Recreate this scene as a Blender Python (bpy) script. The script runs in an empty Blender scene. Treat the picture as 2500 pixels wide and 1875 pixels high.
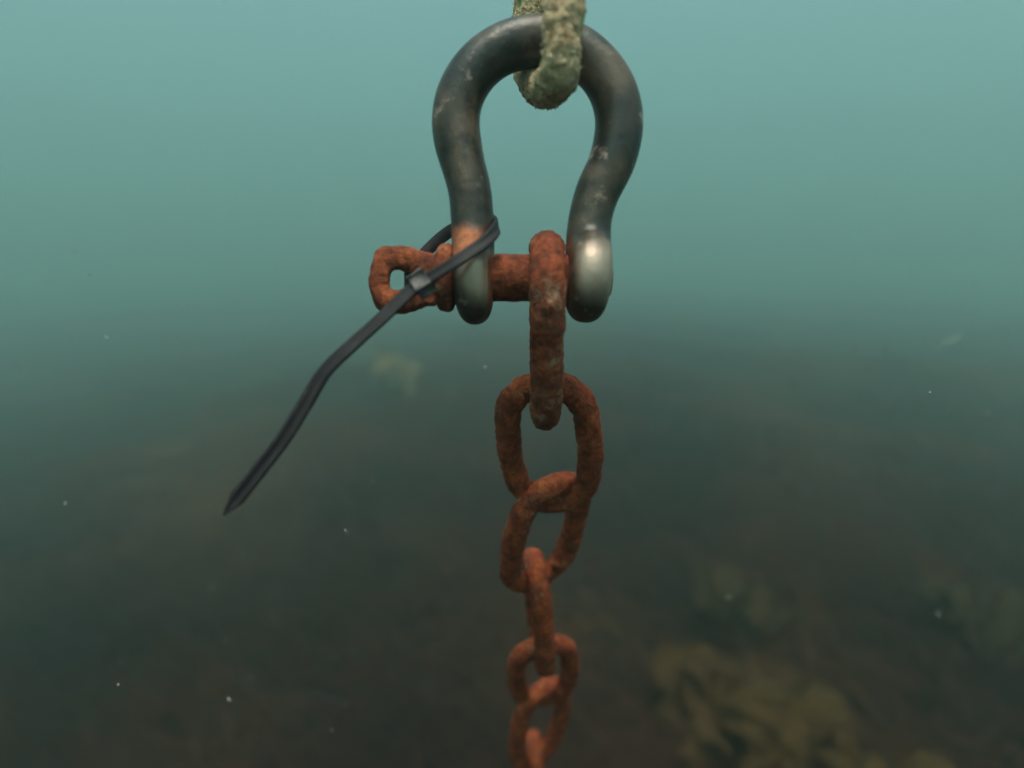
import bpy, bmesh, math, random
import numpy as np
from mathutils import Vector, Matrix, noise
R = math.radians
S = bpy.context.scene

# ---------------------------------------------------------------- camera
PITCH = R(12); FPX = 1600.0; CAMH = 1.25
cd = bpy.data.cameras.new('camera'); cam = bpy.data.objects.new('camera', cd)
S.collection.objects.link(cam); S.camera = cam
cam.location = (0, 0, CAMH); cam.rotation_euler = (R(90) - PITCH, 0, 0)
cd.sensor_width = 36; cd.lens = 36 * FPX / 2500
cd.clip_start = 0.01; cd.clip_end = 500
cd.dof.use_dof = True; cd.dof.focus_distance = 0.240; cd.dof.aperture_fstop = 4.2

# ---------------------------------------------------------------- light
SUN_EL = R(77); SUN_AZ = R(176)          # azimuth of the sun, clockwise from +Y
w = bpy.data.worlds.new('World'); S.world = w; w.use_nodes = True
nt = w.node_tree; nt.nodes.clear()
sky = nt.nodes.new('ShaderNodeTexSky'); sky.sky_type = 'NISHITA'; sky.sun_disc = False
sky.sun_elevation = SUN_EL; sky.sun_rotation = SUN_AZ
bg = nt.nodes.new('ShaderNodeBackground'); bg.inputs['Strength'].default_value = 0.05
wo = nt.nodes.new('ShaderNodeOutputWorld')
nt.links.new(sky.outputs[0], bg.inputs[0]); nt.links.new(bg.outputs[0], wo.inputs[0])
sd = bpy.data.lights.new('sun', 'SUN'); sd.energy = 3.6; sd.angle = R(30); sd.color = (1, .84, .72)
sun = bpy.data.objects.new('sun', sd); S.collection.objects.link(sun)
sdir = Vector((math.sin(SUN_AZ) * math.cos(SUN_EL), math.cos(SUN_AZ) * math.cos(SUN_EL), math.sin(SUN_EL)))
sun.rotation_euler = sdir.to_track_quat('Z', 'Y').to_euler(); sun.location = (0, 0, 20)
S.view_settings.view_transform = 'Standard'; S.view_settings.look = 'None'
S.view_settings.gamma = 1; S.view_settings.exposure = 1.28
S.cycles.volume_bounces = 3; S.cycles.max_bounces = 8
S.cycles.use_denoising = True

# ---------------------------------------------------------------- helpers
CF = Vector((0, math.cos(PITCH), -math.sin(PITCH))); CU = Vector((0, math.sin(PITCH), math.cos(PITCH))); CR = Vector((1, 0, 0))
CO = Vector((0, 0, CAMH))
def P(px, py, z):                        # photo pixel + distance along the view axis -> point in the scene
    return CO + CF * z + CR * ((px - 1250) * z / FPX) - CU * ((py - 937.5) * z / FPX)
def V(x, y, z):                          # direction in camera axes: right, up, away
    return CR * x + CU * y + CF * z

def mkobj(name, verts, faces, mat, parent=None, origin=None, smooth=True):
    """links one mesh; verts are scene coordinates, moved to the origin given (or to the parent's)"""
    if origin is None:
        origin = parent_origin(parent) if parent else sum((Vector(v) for v in verts), Vector()) / len(verts)
    me = bpy.data.meshes.new(name)
    me.from_pydata([tuple(Vector(v) - origin) for v in verts], [], faces); me.update()
    o = bpy.data.objects.new(name, me); S.collection.objects.link(o)
    if parent: o.parent = parent
    else: o.location = origin
    if mat: me.materials.append(mat)
    if smooth: me.polygons.foreach_set('use_smooth', [True] * len(me.polygons))
    return o
def parent_origin(p):
    v = Vector()
    while p: v = v + p.location; p = p.parent
    return v
def empty(name, loc):
    o = bpy.data.objects.new(name, None); S.collection.objects.link(o); o.location = loc; o.empty_display_size = .02
    return o
def tag(o, label=None, cat=None, group=None, kind=None):
    if label: o['label'] = label
    if cat: o['category'] = cat
    if group: o['group'] = group
    if kind: o['kind'] = kind
    return o

def spline(pts, n, closed=False):
    """Catmull-Rom through tuples of equal length"""
    a = np.array([list(p) for p in pts], float); m = len(a); out = []
    segs = m if closed else m - 1
    for i in range(segs):
        if closed: p0, p1, p2, p3 = a[(i-1) % m], a[i], a[(i+1) % m], a[(i+2) % m]
        else: p0, p1, p2, p3 = a[max(i-1, 0)], a[i], a[i+1], a[min(i+2, m-1)]
        for k in range(n):
            t = k / n
            out.append(.5 * (2*p1 + (p2-p0)*t + (2*p0-5*p1+4*p2-p3)*t*t + (3*p1-p0-3*p2+p3)*t**3))
    if not closed: out.append(a[-1])
    return out

def fbm(p, s, o=3):
    v = 0; a = 1
    for i in range(o):
        v += a * noise.noise(p * s + Vector((i*7.1, 3.3*i, 1.7*i))); s *= 2.1; a *= .5
    return v

def tube(pts, rad, ns=24, closed=False, rough=None, seed=0, cap=True, flat=None):
    """sweep a circle along pts (Vectors); rough = list of (amplitude, frequency)"""
    n = len(pts); T = []
    for i in range(n):
        a = pts[(i-1) % n] if (closed or i) else pts[0]
        b = pts[(i+1) % n] if (closed or i < n-1) else pts[-1]
        T.append((b - a).normalized())
    ref = Vector((.13, .27, .95)); N = (ref - T[0]*ref.dot(T[0])).normalized(); Ns = [N]
    for i in range(1, n):
        q = T[i-1].rotation_difference(T[i]); N = q @ Ns[-1]; N = (N - T[i]*N.dot(T[i])).normalized(); Ns.append(N)
    tw = 0
    if closed:
        q = T[-1].rotation_difference(T[0]); Nf = q @ Ns[-1]
        tw = math.atan2(Nf.cross(Ns[0]).dot(T[0]), Nf.dot(Ns[0]))
    vs = []; fs = []; off = Vector((seed*13.7, seed*5.1, seed*9.3))
    for i in range(n):
        B = T[i].cross(Ns[i]); r0 = rad[i] if hasattr(rad, '__len__') else rad
        for k in range(ns):
            a = 2*math.pi*k/ns + tw*i/n
            d = Ns[i]*math.cos(a) + B*math.sin(a)
            p = pts[i] + d*r0
            if rough:
                dr = sum(A*fbm(p + off, fq, 2) for A, fq in rough)
                p = p + d*dr
            vs.append(p)
    for i in range(n if closed else n-1):
        for k in range(ns):
            j = (i+1) % n
            fs.append((i*ns+k, i*ns+(k+1) % ns, j*ns+(k+1) % ns, j*ns+k))
    if not closed and cap:
        for e, i in ((0, 0), (1, n-1)):
            vs.append(pts[i]); c = len(vs)-1
            for k in range(ns):
                f = (c, i*ns+(k+1) % ns, i*ns+k)
                fs.append(f if e == 0 else f[::-1])
    return vs, fs
def join(*parts):
    vs = []; fs = []
    for v, f in parts:
        o = len(vs); vs += list(v); fs += [tuple(i+o for i in q) for q in f]
    return vs, fs

# ---------------------------------------------------------------- materials
def nodes(name):
    m = bpy.data.materials.new(name); m.use_nodes = True; t = m.node_tree; b = t.nodes['Principled BSDF']
    return m, t, b
def N_(t, kind, **kw):
    n = t.nodes.new(kind)
    for k, v in kw.items(): setattr(n, k, v)
    return n
def noise_tex(t, co, scale, detail=4, rough=.6, off=(0, 0, 0), stretch=(1, 1, 1)):
    mp = N_(t, 'ShaderNodeMapping'); mp.inputs['Location'].default_value = off; mp.inputs['Scale'].default_value = stretch
    t.links.new(co, mp.inputs['Vector'])
    n = N_(t, 'ShaderNodeTexNoise'); n.inputs['Scale'].default_value = scale
    n.inputs['Detail'].default_value = detail; n.inputs['Roughness'].default_value = rough
    t.links.new(mp.outputs[0], n.inputs['Vector']); return n.outputs['Fac']
def ramp(t, fac, stops):
    r = N_(t, 'ShaderNodeValToRGB'); e = r.color_ramp.elements
    while len(e) < len(stops): e.new(.5)
    for el, (p, c) in zip(e, stops):
        el.position = p; el.color = (*c, 1) if len(c) == 3 else c
    t.links.new(fac, r.inputs[0]); return r.outputs[0]
def mix(t, fac, a, b, blend='MIX'):
    m = N_(t, 'ShaderNodeMix', data_type='RGBA', blend_type=blend)
    if isinstance(fac, float): m.inputs[0].default_value = fac
    else: t.links.new(fac, m.inputs[0])
    for v, s in ((a, m.inputs[6]), (b, m.inputs[7])):
        if isinstance(v, tuple): s.default_value = (*v, 1)
        else: t.links.new(v, s)
    return m.outputs[2]
def bump(t, b, h, strength, dist, prev=None):
    n = N_(t, 'ShaderNodeBump'); n.inputs['Strength'].default_value = strength; n.inputs['Distance'].default_value = dist
    t.links.new(h, n.inputs['Height'])
    if prev: t.links.new(prev, n.inputs['Normal'])
    t.links.new(n.outputs[0], b.inputs['Normal']); return n.outputs[0]
def objco(t): return N_(t, 'ShaderNodeTexCoord').outputs['Object']

def rust_mat(name, dark, mid, hot, pale=.0, off=0.):
    m, t, b = nodes(name); co = objco(t)
    n1 = noise_tex(t, co, 120, 6, .72, (off, 0, 0)); c = ramp(t, n1, [(.33, dark), (.5, mid), (.68, hot)])
    n2 = noise_tex(t, co, 420, 4, .7, (0, off, 0)); c2 = ramp(t, n2, [(.34, (.25, .2, .18)), (.56, (1.15, 1.1, 1.1))])
    c = mix(t, .75, c, c2, 'MULTIPLY')
    if pale:
        n3 = noise_tex(t, co, 230, 5, .75, (0, 0, off+4)); f = ramp(t, n3, [(.6 - .06*pale, (0, 0, 0)), (.72, (1, 1, 1))])
        n4 = noise_tex(t, co, 45, 2, .5, (3, off, 1)); f2 = ramp(t, n4, [(.42, (0, 0, 0)), (.6, (1, 1, 1))])
        c = mix(t, mix(t, 1.0, f, f2, 'MULTIPLY'), c, (.36, .23, .15))
    t.links.new(c, b.inputs['Base Color']); b.inputs['Roughness'].default_value = .82
    b.inputs['Specular IOR Level'].default_value = .25
    p = bump(t, b, n1, .7, .0014); bump(t, b, n2, 1, .0011, p)
    return m
M_rust = rust_mat('rust', (.085, .019, .009), (.21, .038, .012), (.40, .092, .027), .5)
M_rust_enc = rust_mat('rust_encrusted', (.055, .018, .010), (.19, .037, .013), (.36, .095, .034), 2.1, 5.)
M_rust_pin = rust_mat('rust_pin', (.045, .013, .007), (.135, .028, .010), (.30, .075, .023), .5, 9.)

def shackle_mat():
    m, t, b = nodes('weathered_steel'); co = objco(t)
    n1 = noise_tex(t, co, 38, 5, .62); n2 = noise_tex(t, co, 110, 5, .7, (5, 2, 1)); n3 = noise_tex(t, co, 600, 3, .6)
    film = ramp(t, n1, [(.40, (.009, .008, .007)), (.5, (.030, .022, .014)), (.60, (.080, .053, .035))])
    spk = ramp(t, n2, [(.36, (.012, .016, .018)), (.47, (1, 1, 1))])
    film = mix(t, .75, film, spk, 'MULTIPLY')
    pale = ramp(t, n2, [(.60, (0, 0, 0)), (.70, (1, 1, 1))])
    film = mix(t, mix(t, 1.0, pale, (.55, .55, .55), 'MULTIPLY'), film, (.42, .30, .24))
    aw = N_(t, 'ShaderNodeAttribute', attribute_name='worn_highlight'); ar = N_(t, 'ShaderNodeAttribute', attribute_name='rusty')
    def edge(attr, scale, lo, hi):
        a = N_(t, 'ShaderNodeMath', operation='ADD'); mm = N_(t, 'ShaderNodeMath', operation='MULTIPLY_ADD')
        t.links.new(noise_tex(t, co, scale, 4, .6, (scale, 0, 0)), mm.inputs[0]); mm.inputs[1].default_value = .7; mm.inputs[2].default_value = -.35
        t.links.new(attr.outputs['Fac'], a.inputs[0]); t.links.new(mm.outputs[0], a.inputs[1])
        return ramp(t, a.outputs[0], [(lo, (0, 0, 0)), (hi, (1, 1, 1))])
    fw = edge(aw, 60, .05, .75); fr = edge(ar, 90, .25, .80)
    metal = ramp(t, n1, [(.3, (.22, .165, .12)), (.62, (.37, .285, .23))])
    rustc = ramp(t, n2, [(.38, (.06, .02, .011)), (.5, (.18, .050, .018)), (.62, (.32, .10, .038))])
    c = mix(t, fw, film, metal); c = mix(t, fr, c, rustc)
    t.links.new(c, b.inputs['Base Color'])
    inv = N_(t, 'ShaderNodeMath', operation='SUBTRACT'); t.links.new(fw, inv.inputs[0]); t.links.new(fr, inv.inputs[1]); inv.use_clamp = True
    mm = N_(t, 'ShaderNodeMath', operation='MULTIPLY'); t.links.new(inv.outputs[0], mm.inputs[0]); mm.inputs[1].default_value = .22
    m2 = N_(t, 'ShaderNodeMath', operation='MULTIPLY_ADD'); t.links.new(fw, m2.inputs[0]); m2.inputs[1].default_value = .35; t.links.new(mm.outputs[0], m2.inputs[2])
    t.links.new(m2.outputs[0], b.inputs['Metallic'])
    ro = ramp(t, n1, [(.35, (.30,)*3), (.65, (.50,)*3)]); t.links.new(mix(t, fr, ro, (.85, .85, .85)), b.inputs['Roughness'])
    b.inputs['Specular IOR Level'].default_value = .45
    p = bump(t, b, n2, .45, .0009); bump(t, b, n3, .4, .0003, p)
    return m
M_steel = shackle_mat()

def tie_mat():
    m, t, b = nodes('cable_tie_nylon'); co = objco(t)
    n1 = noise_tex(t, co, 120, 5, .65)
    c = ramp(t, n1, [(.35, (.005, .005, .007)), (.6, (.013, .010, .013)), (.75, (.055, .038, .042))])
    t.links.new(c, b.inputs['Base Color']); b.inputs['Roughness'].default_value = .65; b.inputs['Specular IOR Level'].default_value = .3
    bump(t, b, noise_tex(t, co, 700, 3), .3, .0003)
    return m
M_tie = tie_mat()
def tiehead_mat():
    m, t, b = nodes('cable_tie_head_film'); co = objco(t)
    c = ramp(t, noise_tex(t, co, 200, 4), [(.35, (.045, .042, .048)), (.65, (.12, .10, .10))])
    t.links.new(c, b.inputs['Base Color']); b.inputs['Roughness'].default_value = .7
    return m
M_tiehead = tiehead_mat()

def rope_mat():
    m, t, b = nodes('algae_rope'); co = objco(t)
    n1 = noise_tex(t, co, 95, 5, .65); n2 = noise_tex(t, co, 260, 5, .75, (3, 3, 3))
    c = ramp(t, n1, [(.33, (.12, .19, .11)), (.42, (.38, .29, .16)), (.56, (.62, .44, .28)), (.66, (.30, .17, .08))])
    d = ramp(t, n2, [(.35, (.22, .20, .14)), (.5, (1, 1, 1))])
    c = mix(t, .8, c, d, 'MULTIPLY')
    t.links.new(c, b.inputs['Base Color']); b.inputs['Roughness'].default_value = .95; b.inputs['Specular IOR Level'].default_value = .1
    bump(t, b, n2, 1, .0015)
    return m
M_rope = rope_mat()
def growth_mat():
    m, t, b = nodes('algae_tuft'); co = objco(t)
    c = ramp(t, noise_tex(t, co, 300, 3), [(.35, (.18, .12, .05)), (.5, (.44, .36, .22)), (.66, (.68, .56, .40))])
    t.links.new(c, b.inputs['Base Color']); b.inputs['Roughness'].default_value = .95; b.inputs['Specular IOR Level'].default_value = .1
    return m
M_tuft = growth_mat()

def kelp_mat(name, stops, sc=3., trans=.25):
    m, t, b = nodes(name); co = objco(t)
    c = ramp(t, noise_tex(t, co, sc, 4, .6), stops)
    t.links.new(c, b.inputs['Base Color']); b.inputs['Roughness'].default_value = .7; b.inputs['Specular IOR Level'].default_value = .08
    bump(t, b, noise_tex(t, co, sc*12, 3), .5, .01)
    tr = N_(t, 'ShaderNodeBsdfTranslucent'); t.links.new(c, tr.inputs[0])
    ms = N_(t, 'ShaderNodeMixShader'); ms.inputs[0].default_value = trans
    t.links.new(b.outputs[0], ms.inputs[1]); t.links.new(tr.outputs[0], ms.inputs[2])
    t.links.new(ms.outputs[0], t.nodes['Material Output'].inputs['Surface'])
    return m
M_bed = kelp_mat('kelp_bed_blades', [(.36, (.010, .0042, .005)), (.5, (.036, .013, .0065)), (.66, (.085, .036, .011))], .75, .4)
M_kelp = kelp_mat('yellow_brown_kelp', [(.3, (.066, .030, .012)), (.5, (.084, .044, .013)), (.7, (.098, .056, .016))], 3., .6)
M_kelp2 = kelp_mat('olive_kelp', [(.3, (.030, .016, .008)), (.6, (.050, .034, .012))], 5., .5)
M_kelp3 = kelp_mat('pale_kelp', [(.3, (.08, .06, .03)), (.6, (.20, .16, .08))], 4., .5)

def seabed_mat():
    m, t, b = nodes('seabed_ground'); co = objco(t)
    c = ramp(t, noise_tex(t, co, .9, 8, .65), [(.36, (.006, .004, .0045)), (.5, (.018, .007, .0045)), (.66, (.034, .015, .006))])
    t.links.new(c, b.inputs['Base Color']); b.inputs['Roughness'].default_value = .95; b.inputs['Specular IOR Level'].default_value = .06
    bump(t, b, noise_tex(t, co, 5, 8, .7), 1, .1)
    return m
M_bedg = seabed_mat()

# ---------------------------------------------------------------- seabed
def ground_h(x, y):
    h = .16*noise.noise(Vector((x*.35, y*.35, 0))) + .11*noise.noise(Vector((x*1.1, y*1.1, 4))) - .012*max(0, min(y, 45)-2)
    h += .20*math.exp(-((x-.3)**2/5 + (y-6)**2/8)) + .10*math.exp(-((x-1.2)**2/1.2 + (y-2.2)**2/1.0))
    h -= .45*max(0, min(1, (-x-.6)/4)) + .15*max(0, min(1, (x-3)/5))
    return h
gx = []
v = 0.0; st = .08
while v < 95: gx.append(v); v += st; st *= 1.045
ax = [-a for a in gx[:0:-1]] + gx
vs = []; fs = []; n = len(ax)
for yy in ax:
    for xx in ax: vs.append((xx, yy, ground_h(xx, yy)))
for j in range(n-1):
    for i in range(n-1): fs.append((j*n+i, j*n+i+1, (j+1)*n+i+1, (j+1)*n+i))
g = mkobj('seabed', vs, fs, M_bedg, origin=Vector((0, 0, 0))); tag(g, kind='structure')

rnd = random.Random(4)
def blade(base, yaw, length, width, lean, seed, seg=9, lob=.25, wav=.18, across=3):
    """one undulating kelp blade growing from base, bending over by lean"""
    vs = []; fs = []
    d = Vector((math.cos(yaw), math.sin(yaw), 0)); side = Vector((-d.y, d.x, 0)); p = Vector(base); ang = R(80)
    for i in range(seg+1):
        t = i/seg
        wd = width*(math.sin(math.pi*min(1, .12+t*.9))**.6)*(1 + lob*noise.noise(Vector((t*7, seed, 0))))
        if i == seg: wd *= .15
        up = Vector((0, 0, 1)); tang = d*math.cos(ang) + up*math.sin(ang); nrm = d*-math.sin(ang) + up*math.cos(ang)
        for k in range(across+1):
            s = k/across*2-1
            j = wd*.22*noise.noise(Vector((t*9, k*3.1, seed*1.7)))
            rip = wav*width*math.sin(t*11+seed+s*1.5)*abs(s)
            vs.append(p + side*(s*wd*.5 + j) + nrm*rip)
        p = p + tang*(length/seg) + side*(.03*length*noise.noise(Vector((t*3, seed, 9))))
        ang -= lean/seg*(.4 + 1.2*t)
    m_ = across+1
    for i in range(seg):
        for k in range(across): fs.append((i*m_+k, i*m_+k+1, (i+1)*m_+k+1, (i+1)*m_+k))
    return vs, fs
vs = []; fs = []
for i in range(95000):                    # fine filaments, swept over by the current
    y = .35 + 13*rnd.random()**1.8; x = (rnd.random()*2-1)*(.9 + y*1.05)
    cl_ = noise.noise(Vector((x*1.3, y*1.3, 7)))
    L = rnd.uniform(.05, .12)*(1 + 1.3*max(0, cl_)) * (1 + .04*y); wd = rnd.uniform(.0018, .0045)*(1+.22*y)
    yaw = R(160) + 1.1*noise.noise(Vector((x*.7, y*.7, 2))) + rnd.gauss(0, .5); d = Vector((math.cos(yaw), math.sin(yaw), 0)); sdv = Vector((-d.y, d.x, 0)); p = Vector((x, y, ground_h(x, y)-.01)); an = R(rnd.uniform(35, 75)); dr = R(rnd.uniform(8, 30))
    k = len(vs)
    for q in range(4):
        ww_ = wd*(.5, 1, .8, .12)[q]; vs += [p + sdv*ww_, p - sdv*ww_]
        p = p + (d*math.cos(an) + Vector((0, 0, math.sin(an))))*(L/3); an -= dr
    for q in range(3): fs.append((k+2*q, k+2*q+1, k+2*q+3, k+2*q+2))
kb = mkobj('kelp_bed', vs, fs, M_bed, origin=Vector((0, 0, 0))); tag(kb, 'dark brown kelp covering the seabed behind and below the chain', 'kelp', kind='stuff')

def on_ground(px, py):                    # where the view ray through a photo pixel meets the seabed
    d = (P(px, py, 1) - CO); t = .3
    for _ in range(4000):
        q = CO + d*t
        if q.z < ground_h(q.x, q.y): break
        t += .004
    return (q.x, q.y, ground_h(q.x, q.y) - .02)

def kelp_plant(label, line, n, L, W, mat, seed):
    """a low spreading kelp: one creeping stipe along the ground, blades rising from it"""
    rk = random.Random(seed); pts = [Vector(on_ground(*q)) + Vector((0, 0, .03)) for q in line]
    root = empty('kelp_plant', pts[0]); tag(root, label, 'kelp')
    sp_ = [Vector(q) for q in spline(pts, 8)] if len(pts) > 1 else [pts[0], pts[0] + Vector((0, 0, .08))]
    sv, sf = tube(sp_, [.009 - .004*i/len(sp_) for i in range(len(sp_))], 10); mkobj('stipe', sv, sf, mat, root)
    for i in range(n):
        f = i/(n-1)*(len(sp_)-1); a = int(min(f, len(sp_)-2)); b = sp_[a].lerp(sp_[a+1], min(1, f-a))
        bv, bf = blade(b + Vector((rk.gauss(0, .03), rk.gauss(0, .04), -.02)), R(rk.choice([160, 120, 20, 60, -60, 200]) + rk.gauss(0, 25)), L*rk.uniform(.75, 1.2), W*rk.uniform(.8, 1.2), R(rk.uniform(40, 105)), seed*3 + i*2.7, seg=18, lob=.7, wav=.10, across=6)
        mkobj('blade', bv, bf, mat, root)
    return root
kelp_plant('yellow-brown kelp with broad ragged blades in the lower right, the brightest kelp', [(1690, 1750), (1780, 1750), (1880, 1820), (1990, 1910), (2100, 2000), (1980, 2010), (1890, 1930), (1820, 1850)], 84, .18, .14, M_kelp, 3)
kelp_plant('dim olive kelp standing just above the bright lower right kelp', [(1760, 1530), (1850, 1560)], 9, .22, .10, M_kelp2, 5)
kelp_plant('dim olive kelp near the right edge, far right of the chain', [(2330, 1560), (2440, 1620)], 9, .22, .10, M_kelp2, 7)
kelp_plant('faint pale kelp far behind, left of the topmost chain link', [(960, 960), (1010, 970)], 8, .42, .22, M_kelp3, 9)

# ---------------------------------------------------------------- shackle
ZS = .217
def SP(px, py, dz=0.): return P(px, py, ZS + dz)
sh = empty('bow_shackle', SP(1300, 679)); tag(sh, 'dark weathered steel bow shackle with bare metal ears, hanging from the rope', 'shackle')
PX = ZS/FPX
cl = [(1436, 700, 50), (1437, 640, 56), (1436, 595, 55), (1441, 530, 53), (1460, 466, 55), (1490, 405, 57)]
arc = []
for a in (-14, 3, 22, 42, 62, 82, 100, 120, 140, 160, 178, 194):
    arc.append((1312 + 200*math.cos(R(a)), 301 - 200*math.sin(R(a)), 58.5 + (2 if 60 < a < 120 else 0)))
cr = [(1130, 400, 54.5), (1146, 460, 53), (1153, 530, 53), (1155, 595, 53), (1156, 640, 51), (1157, 700, 48)]
sp = spline(cl + arc + cr, 10)
bv, bf = tube([SP(a[0], a[1]) for a in sp], [(a[2]+1.5)*PX for a in sp], 40)
def ear(cx, cy, rpx, hpx, lean):
    prof = []; NP = 20
    for i in range(NP+1):
        a = math.pi*i/NP; x = -math.cos(a); r = math.sin(a)
        prof.append((hpx*PX*math.copysign(abs(x)**.8, x), rpx*PX*abs(r)**.62))
    vs = []; fs = []; c = SP(cx, cy); X = V(math.cos(lean), math.sin(lean), 0); Y = V(-math.sin(lean), math.cos(lean), 0); Z = V(0, 0, 1); NS = 48
    for x, r in prof:
        for k in range(NS):
            a = 2*math.pi*k/NS; vs.append(c + X*x + (Y*math.cos(a) + Z*math.sin(a))*r)
    for i in range(NP):
        for k in range(NS): fs.append((i*NS+k, i*NS+(k+1) % NS, (i+1)*NS+(k+1) % NS, (i+1)*NS+k))
    return vs, fs
e1 = ear(1155, 679, 117, 49, R(3)); e2 = ear(1435, 674, 117, 55, R(-4))
vs, fs = join((bv, bf), e1, e2)
tmp = mkobj('tmp', vs, fs, None, origin=sh.location.copy())
rm = tmp.modifiers.new('r', 'REMESH'); rm.mode = 'VOXEL'; rm.voxel_size = .0007
sm = tmp.modifiers.new('s', 'SMOOTH'); sm.iterations = 75; sm.factor = .6
bpy.context.view_layer.update()
me = bpy.data.meshes.new_from_object(tmp.evaluated_get(bpy.context.evaluated_depsgraph_get()))
bpy.data.objects.remove(tmp, do_unlink=True)
me.name = 'bow'; me.materials.clear(); me.materials.append(M_steel)
me.polygons.foreach_set('use_smooth', [True]*len(me.polygons))
bow = bpy.data.objects.new('bow', me); S.collection.objects.link(bow); bow.parent = sh
worn_highlight = []; rusty = []
for v_ in me.vertices:
    p = v_.co + sh.location - CO; z = p.dot(CF); x = p.dot(CR)/z*FPX + 1250; y = 937.5 - p.dot(CU)/z*FPX
    p2 = v_.co
    wgt = 0
    for ex, y0 in ((1152, 600), (1442, 580)):  # bare ear metal, its extent faded to paint in each ear's highlight
        if abs(x-ex) < 75: wgt = max(wgt, min(1, max(0, (y-y0)/50)) * min(1, max(0, (760-y)/80)) * min(1, max(0, (x-ex+42)/34)))
    worn_highlight.append(wgt)
    ru = 0
    if x < 1230: ru = 1.3*max(0, 1-abs(y-590)/66) * min(1, max(0, 1.25 - (x-1100)/110.))
    if 1340 < x < 1412: ru = max(ru, min(1, max(0, (y-545)/60)) * (1-(x-1378)/34. if x > 1378 else 1))
    if 1190 < x < 1250: ru = max(ru, .8*min(1, max(0, (y-600)/40)))
    rusty.append(max(0, min(1, ru)))
for nm, arr in (('worn_highlight', worn_highlight), ('rusty', rusty)):
    a = me.attributes.new(nm, 'FLOAT', 'POINT'); a.data.foreach_set('value', arr)

# pin : shaft with collar, eye-shaped head, threaded end
RP = 57*PX
prof = [(1058, 40), (1064, 58), (1072, 74), (1084, 82), (1096, 84), (1106, 78), (1112, 62), (1120, 57), (1205, 57), (1290, 57), (1380, 57), (1470, 52), (1482, 46), (1490, 40), (1493, 26)]
ps = spline(prof, 6)
sv, sf = tube([SP(a[0], 679 + (a[0]-1290)*.004) for a in ps], [a[1]*PX for a in ps], 48, rough=[(.0006, 160), (.00025, 600)], seed=3)
pin = mkobj('pin', sv, sf, M_rust_pin, sh)
# eye head: closed outline round the hole
hole = (977, 684)
outl = [(1085, 640), (1062, 622), (1045, 616), (1028, 611), (1000, 603), (968, 600), (940, 601), (918, 611), (907, 640), (902, 686), (907, 722), (923, 752), (950, 764), (985, 766), (1015, 759), (1040, 748), (1064, 744), (1085, 715), (1092, 680)]
osp = spline(outl, 8, closed=True)
rows = len(osp); vs = []; NSX = 28
for (ox, oy) in osp:
    ang = math.atan2(oy-hole[1], ox-hole[0]); hr = 27 + 2.5*math.sin(3*ang+1)
    ix = hole[0] + hr*math.cos(ang)*(1.35 if math.cos(ang) > 0 else 1.05); iy = hole[1] + hr*math.sin(ang)*.95
    mx, my = (ix+ox)/2, (iy+oy)/2; half = math.hypot(ox-ix, oy-iy)/2
    for k in range(NSX):
        a = 2*math.pi*k/NSX; c, s = math.cos(a), math.sin(a)
        cx = math.copysign(abs(c)**.6, c); sz = math.copysign(abs(s)**.55, s)
        px = mx + (ox-ix)/2*cx; py = my + (oy-iy)/2*cx
        p = SP(px, py, sz*.0062)
        d = V(c*math.cos(ang), -c*math.sin(ang), s)
        p = p + d*(.0006*fbm(p, 170, 2) + .00025*fbm(p, 600, 2))
        vs.append(p)
fs = [(i*NSX+k, i*NSX+(k+1) % NSX, ((i+1) % rows)*NSX+(k+1) % NSX, ((i+1) % rows)*NSX+k) for i in range(rows) for k in range(NSX)]
mkobj('pin_eye', vs, fs, M_rust_pin, pin)

# ---------------------------------------------------------------- chain
D = .0104; W = .0427; TL = .0590
pinc = SP(1332, 679)
A = SP(1334, 676) + V(0, .0022, -.0035)
def solve(prev, px, py, T):
    best = None
    for i in range(400):
        z = .225 + i*.0008
        q = P(px, py, z); dd = abs((q-prev).length - T)
        if (q-prev).dot(CF) > 0.004 and (best is None or dd < best[0]): best = (dd, q)
    return best[1]
cpx = [(1330, 963, .056), (1352, 1205, .0585), (1308, 1400, TL), (1322, 1586, TL), (1330, 1692, TL), (1306, 1838, .064), (1318, 1960, TL)]
C = [A]
for x, y, T in cpx: C.append(solve(C[-1], x, y, T))
labels = ['encrusted rusty chain link hooked over the shackle pin, topmost of the chain',
          'wide face-on rusty chain link hanging below the topmost link, largest open oval',
          'rusty chain link turned half sideways, third from the shackle pin',
          'narrow edge-on rusty chain link joining two open links, fourth from the shackle pin',
          'small face-on rusty chain link with rounded oval outline, fifth from the shackle pin',
          'dim rusty chain link turned half sideways, sixth from the shackle pin',
          'orange-tipped edge-on chain link cut by the bottom of the photo, lowest of the chain']
rolls = [91, 3, -27, 82, -12, -30, 84]
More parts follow.
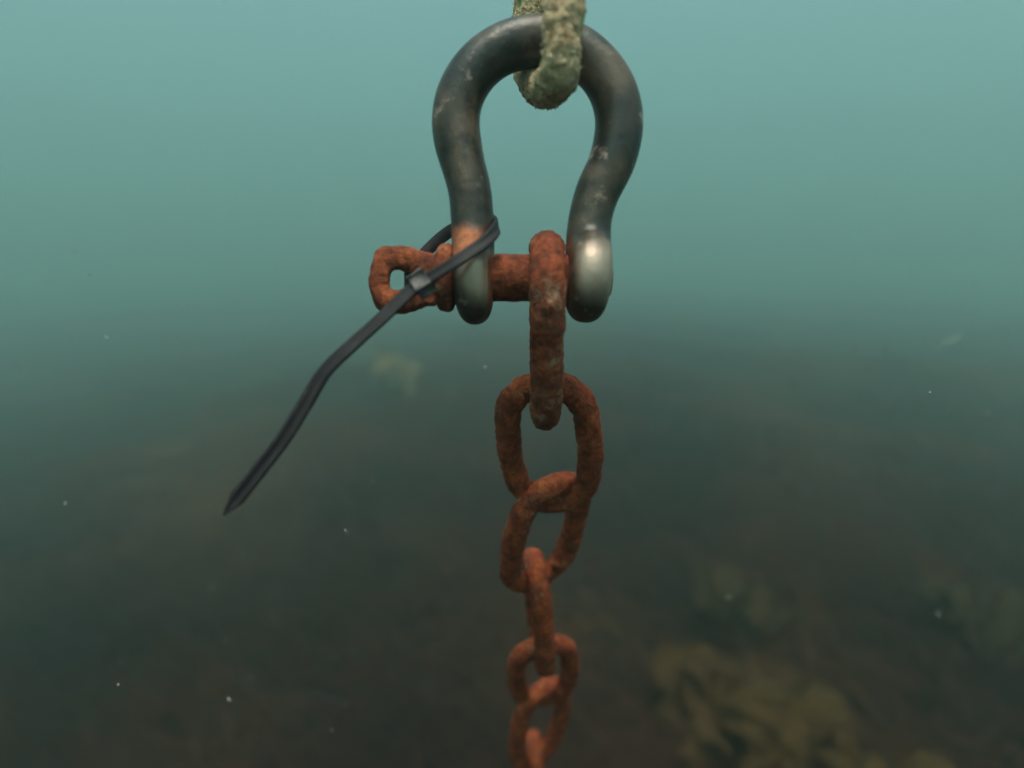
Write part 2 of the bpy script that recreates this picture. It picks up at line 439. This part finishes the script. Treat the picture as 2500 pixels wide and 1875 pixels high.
for i in range(7):
    a, b = C[i], C[i+1]; u = (b-a).normalized(); T = (b-a).length
    d = .0112 if i == 0 else D
    ww = (W, .0412, .0415, .0395, .0400, .0405, .040)[i]
    # basis: vv is the width direction, rolled about u, 0 = lying across the view
    vv = (CR - u*CR.dot(u)).normalized(); nn = u.cross(vv)
    r = R(rolls[i]); wv = vv*math.cos(r) - CF.cross(u).cross(u).normalized()*0 + nn*math.sin(r)
    if i in (2, 5): wv = vv*math.cos(r) + nn*math.sin(r)
    c = (a+b)/2; rc = (ww-d)/2; hl = (T+d)/2; stl = hl-rc; pts = []
    NA = 34; NSs = 22
    for k in range(NA): t = math.pi*k/NA; pts.append(c + u*(stl + rc*math.sin(t)) + wv*(rc*math.cos(t)))
    for k in range(NSs): t = k/NSs; pts.append(c + u*(stl - 2*stl*t) - wv*rc)
    for k in range(NA): t = math.pi*k/NA; pts.append(c - u*(stl + rc*math.sin(t)) - wv*(rc*math.cos(t)))
    for k in range(NSs): t = k/NSs; pts.append(c + u*(-stl + 2*stl*t) + wv*rc)
    # forged links bow out a little at mid length
    pts = [q + wv*(q-c).dot(wv)/(rc)*.0011*math.cos(math.pi*min(1, abs((q-c).dot(u))/hl)) for q in pts]
    lv, lf = tube(pts, d/2, 36, closed=True, rough=[(.0006, 75), (.0004, 240), (.0005, 700)], seed=i+1)
    o = mkobj('chain_link', lv, lf, M_rust_enc if i == 0 else M_rust, origin=c)
    tag(o, labels[i], 'chain link', 'links of the rusty chain')

# ---------------------------------------------------------------- cable tie
tie = empty('cable_tie', SP(1027, 690, -.016)); tag(tie, 'dark grey cable tie round the left shackle leg, its long tail hanging free', 'cable tie')
# px, py, z, outward normal (right, up, away)
band = [(1026, 694, .2020, (-.2, .3, -1)), (1004, 694, .2060, (-.8, 0, -.6)), (992, 688, .2140, (-1, .1, .1)), (994, 676, .2225, (-.8, .2, .6)), (1012, 652, .2280, (-.3, .3, 1)), (1042, 613, .2300, (-.1, .2, 1)),
        (1096, 566, .2305, (0, .1, 1)), (1150, 542, .2285, (.1, .1, 1)), (1192, 536, .2255, (.6, .1, .8)), (1212, 548, .2180, (1, .1, 0)), (1209, 562, .2095, (.8, .3, -.6)), (1186, 588, .2025, (.3, .45, -1)),
        (1150, 614, .1985, (.0, .5, -1)), (1110, 641, .1970, (-.1, .5, -1)), (1066, 668, .1985, (-.1, .45, -1)), (1030, 690, .2000, (-.1, .4, -1))]
tail = [(1030, 690, .2000, (-.1, .4, -1)), (1000, 712, .1995, (-.1, .5, -1)), (960, 750, .1985, (-.1, .6, -1)), (920, 788, .1975, (-.1, .6, -1)), (860, 842, .1965, (-.1, .5, -1)), (806, 893, .196, (-.1, .4, -1)), (778, 930, .196, (-.2, .1, -1)),
        (738, 998, .196, (-.2, -.5, -1)), (690, 1073, .195, (-.3, -.9, -1)), (640, 1138, .193, (-.3, -.9, -1)), (590, 1202, .191, (-.3, -.9, -1)), (546, 1258, .190, (-.3, -.9, -1))]
def ribbon(cps, width, th, n=10, tip=False):
    sp_ = spline([(*P(a, b, c), *V(*nn_)) for a, b, c, nn_ in cps], n); pts = [Vector(q[:3]) for q in sp_]; nr = [Vector(q[3:]).normalized() for q in sp_]
    vs = []; fs = []; m_ = len(pts); pr = [(-1, -.5), (-.9, -1), (-.4, -1), (-.38, -.93), (.38, -.93), (.4, -1), (.9, -1), (1, -.5), (1, .55), (.86, 1), (-.86, 1), (-1, .55)]
    tot = sum((pts[i+1]-pts[i]).length for i in range(m_-1)); acc = 0
    for i in range(m_):
        t_ = (pts[min(i+1, m_-1)] - pts[max(i-1, 0)]).normalized(); nn_ = (nr[i] - t_*nr[i].dot(t_)).normalized(); sd_ = t_.cross(nn_)
        if i: acc += (pts[i]-pts[i-1]).length
        rem = tot-acc; wd = width*(1 if not tip or rem > .006 else max(.12, (rem/.006)**.75))
        for a, b in pr: vs.append(pts[i] + sd_*(a*wd/2) - nn_*(b*th/2))
    k = len(pr)
    for i in range(m_-1):
        for j in range(k): fs.append((i*k+j, i*k+(j+1) % k, (i+1)*k+(j+1) % k, (i+1)*k+j))
    fs.append(tuple(range(k))[::-1]); fs.append(tuple((m_-1)*k+j for j in range(k)))
    return vs, fs
rv, rf = ribbon(band, .0042, .0012, 10); mkobj('loop_strap', rv, rf, M_tie, tie)
rv, rf = ribbon(tail, .0046, .0012, 14, tip=True); mkobj('tail_strap', rv, rf, M_tie, tie)
# locking head: rounded box with a slot rim
tdir = (P(1000, 712, .1995) - P(1050, 676, .1995)).normalized(); nrm = V(-.1, .4, -1).normalized(); nrm = (nrm - tdir*nrm.dot(tdir)).normalized(); sd_ = tdir.cross(nrm)
bm = bmesh.new(); bmesh.ops.create_cube(bm, size=1)
for v_ in bm.verts:
    x, y, z = v_.co; k = 1 - .12*(z > 0)
    v_.co = tdir*(x*.0044*k) + sd_*(y*.0058*k) + nrm*(z*.0040)
bmesh.ops.bevel(bm, geom=bm.edges[:] + bm.verts[:], offset=.0007, segments=3, affect='EDGES')
hc = P(1029, 691, .2000)
hv = [v_.co + hc for v_ in bm.verts]; bm.verts.index_update(); hf = [tuple(v_.index for v_ in f.verts) for f in bm.faces]; bm.free()
mkobj('locking_head', hv, hf, M_tiehead, tie)

# ---------------------------------------------------------------- rope
rp = [(1600, -3900, .175, 46), (1480, -1500, .180, 46), (1400, -400, .186, 46.5), (1378, 0, .1925, 47), (1370, 70, .1945, 47), (1369, 130, .1955, 46), (1366, 176, .1985, 46), (1350, 206, .2065, 46), (1332, 217, .2165, 46), (1314, 204, .2275, 45), (1300, 165, .2370, 46), (1297, 110, .2400, 47), (1299, 50, .2400, 47), (1302, 0, .239, 47), (1330, -400, .232, 47), (1440, -1500, .215, 47), (1570, -3900, .195, 47)]
rs = spline([(*P(a, b, c), r*c/FPX) for a, b, c, r in rp], 16)
# denser rings near the shackle
pts = [Vector(q[:3]) for q in rs]; rad = [q[3] for q in rs]
pp = []; rr = []
for i in range(len(pts)-1):
    L = (pts[i+1]-pts[i]).length; k = max(1, min(30, int(L/.0007)))
    for j in range(k): pp.append(pts[i].lerp(pts[i+1], j/k)); rr.append(rad[i]*(1-j/k)+rad[i+1]*j/k)
pp.append(pts[-1]); rr.append(rad[-1])
rope = empty('rope', SP(1325, 214)); tag(rope, 'algae-covered khaki rope looped through the top of the shackle', 'rope')
rv, rf = tube(pp, rr, 48, rough=[(.0008, 70), (.0007, 260), (.0005, 700)], seed=8)
mkobj('rope_loop', rv, rf, M_rope, rope)
# short algae tufts rooted all over the rope surface
rnd = random.Random(11); vs = []; fs = []
cand = [(i) for i in range(4, len(pp)-4)]
for _ in range(13000):
    i = rnd.choice(cand)
    if (pp[i]-sh.location).length > .30 and rnd.random() < .7: continue
    t_ = (pp[i+1]-pp[i-1]).normalized(); q = Vector((rnd.gauss(0, 1), rnd.gauss(0, 1), rnd.gauss(0, 1))); d = (q - t_*q.dot(t_)).normalized()
    b = pp[i] + d*(rr[i]-.0004); L = rnd.uniform(.0006, .0018)*.8; wd = rnd.uniform(.0002, .0006)
    dd = (d + Vector((rnd.gauss(0, .5), rnd.gauss(0, .5), rnd.gauss(0, .5)))).normalized(); s1 = dd.cross(t_).normalized()*wd; s2 = dd.cross(s1).normalized()*wd
    k = len(vs); vs += [b+s1, b-s1*.5+s2*.87, b-s1*.5-s2*.87, b+dd*L*.6+s1*.9, b+dd*L*.6-s1*.45+s2*.8, b+dd*L*.6-s1*.45-s2*.8, b+dd*L]
    for a in range(3):
        c_ = (a+1) % 3; fs += [(k+a, k+c_, k+3+c_, k+3+a), (k+3+a, k+3+c_, k+6)]
al = mkobj('algae_growth', vs, fs, M_tuft, rope)

# ---------------------------------------------------------------- drifting specks
m, t, b = nodes('speck'); b.inputs['Base Color'].default_value = (.32, .30, .27, 1); b.inputs['Roughness'].default_value = .8
rnd = random.Random(21); vs = []; fs = []
ico = bmesh.new(); bmesh.ops.create_icosphere(ico, subdivisions=1, radius=1); iv = [v_.co.copy() for v_ in ico.verts]; ico.verts.index_update(); iF = [tuple(v_.index for v_ in f.verts) for f in ico.faces]; ico.free()
for i in range(240):
    z = rnd.uniform(.25, 1.3); px = rnd.uniform(-300, 2800); py = rnd.uniform(600, 2050)
    c = P(px, py, z); s = rnd.choice([.7, 1, 1, 1.3, 2.0])*.00030*(z/.5)**.5
    ax_ = Vector((rnd.gauss(0, 1), rnd.gauss(0, 1), rnd.gauss(0, 1))).normalized(); e = rnd.uniform(0, 1.8)
    k = len(vs)
    for q in iv: vs.append(c + (q + ax_*q.dot(ax_)*e)*s*(1+.3*rnd.random()))
    fs += [tuple(j+k for j in f) for f in iF]
for (a0, b0_, pts3) in ((0, 0, [(2288, 836, .5), (2300, 838, .5), (2318, 834, .502), (2336, 824, .505), (2344, 818, .507)]), (0, 0, [(28, 884, .55), (38, 893, .55), (50, 897, .552)])):
    tv, tf = tube([P(*q) for q in pts3], .00028, 6); k = len(vs); vs += tv; fs += [tuple(j+k for j in f) for f in tf]
ms = mkobj('drifting_specks', vs, fs, m, origin=CO.copy()); tag(ms, 'tiny pale specks drifting in the murky water', 'specks', kind='stuff')

# ---------------------------------------------------------------- haze : the water itself
DENS = .13
bm = bmesh.new(); bmesh.ops.create_cube(bm, size=1)
for v_ in bm.verts: v_.co = Vector((v_.co.x*200, v_.co.y*200, -3.6 if v_.co.z < 0 else 9.0))
me = bpy.data.meshes.new('haze'); bm.to_mesh(me); bm.free()
hz = bpy.data.objects.new('haze', me); S.collection.objects.link(hz); tag(hz, 'murky teal water filling the whole view', 'water', kind='stuff')
m = bpy.data.materials.new('murky_water'); m.use_nodes = True; t = m.node_tree; t.nodes.clear()
pv = t.nodes.new('ShaderNodeVolumePrincipled'); out = t.nodes.new('ShaderNodeOutputMaterial')
pv.inputs['Color'].default_value = (.62, .885, .84, 1); pv.inputs['Density'].default_value = DENS; pv.inputs['Anisotropy'].default_value = .75
t.links.new(pv.outputs[0], out.inputs['Volume']); me.materials.append(m)
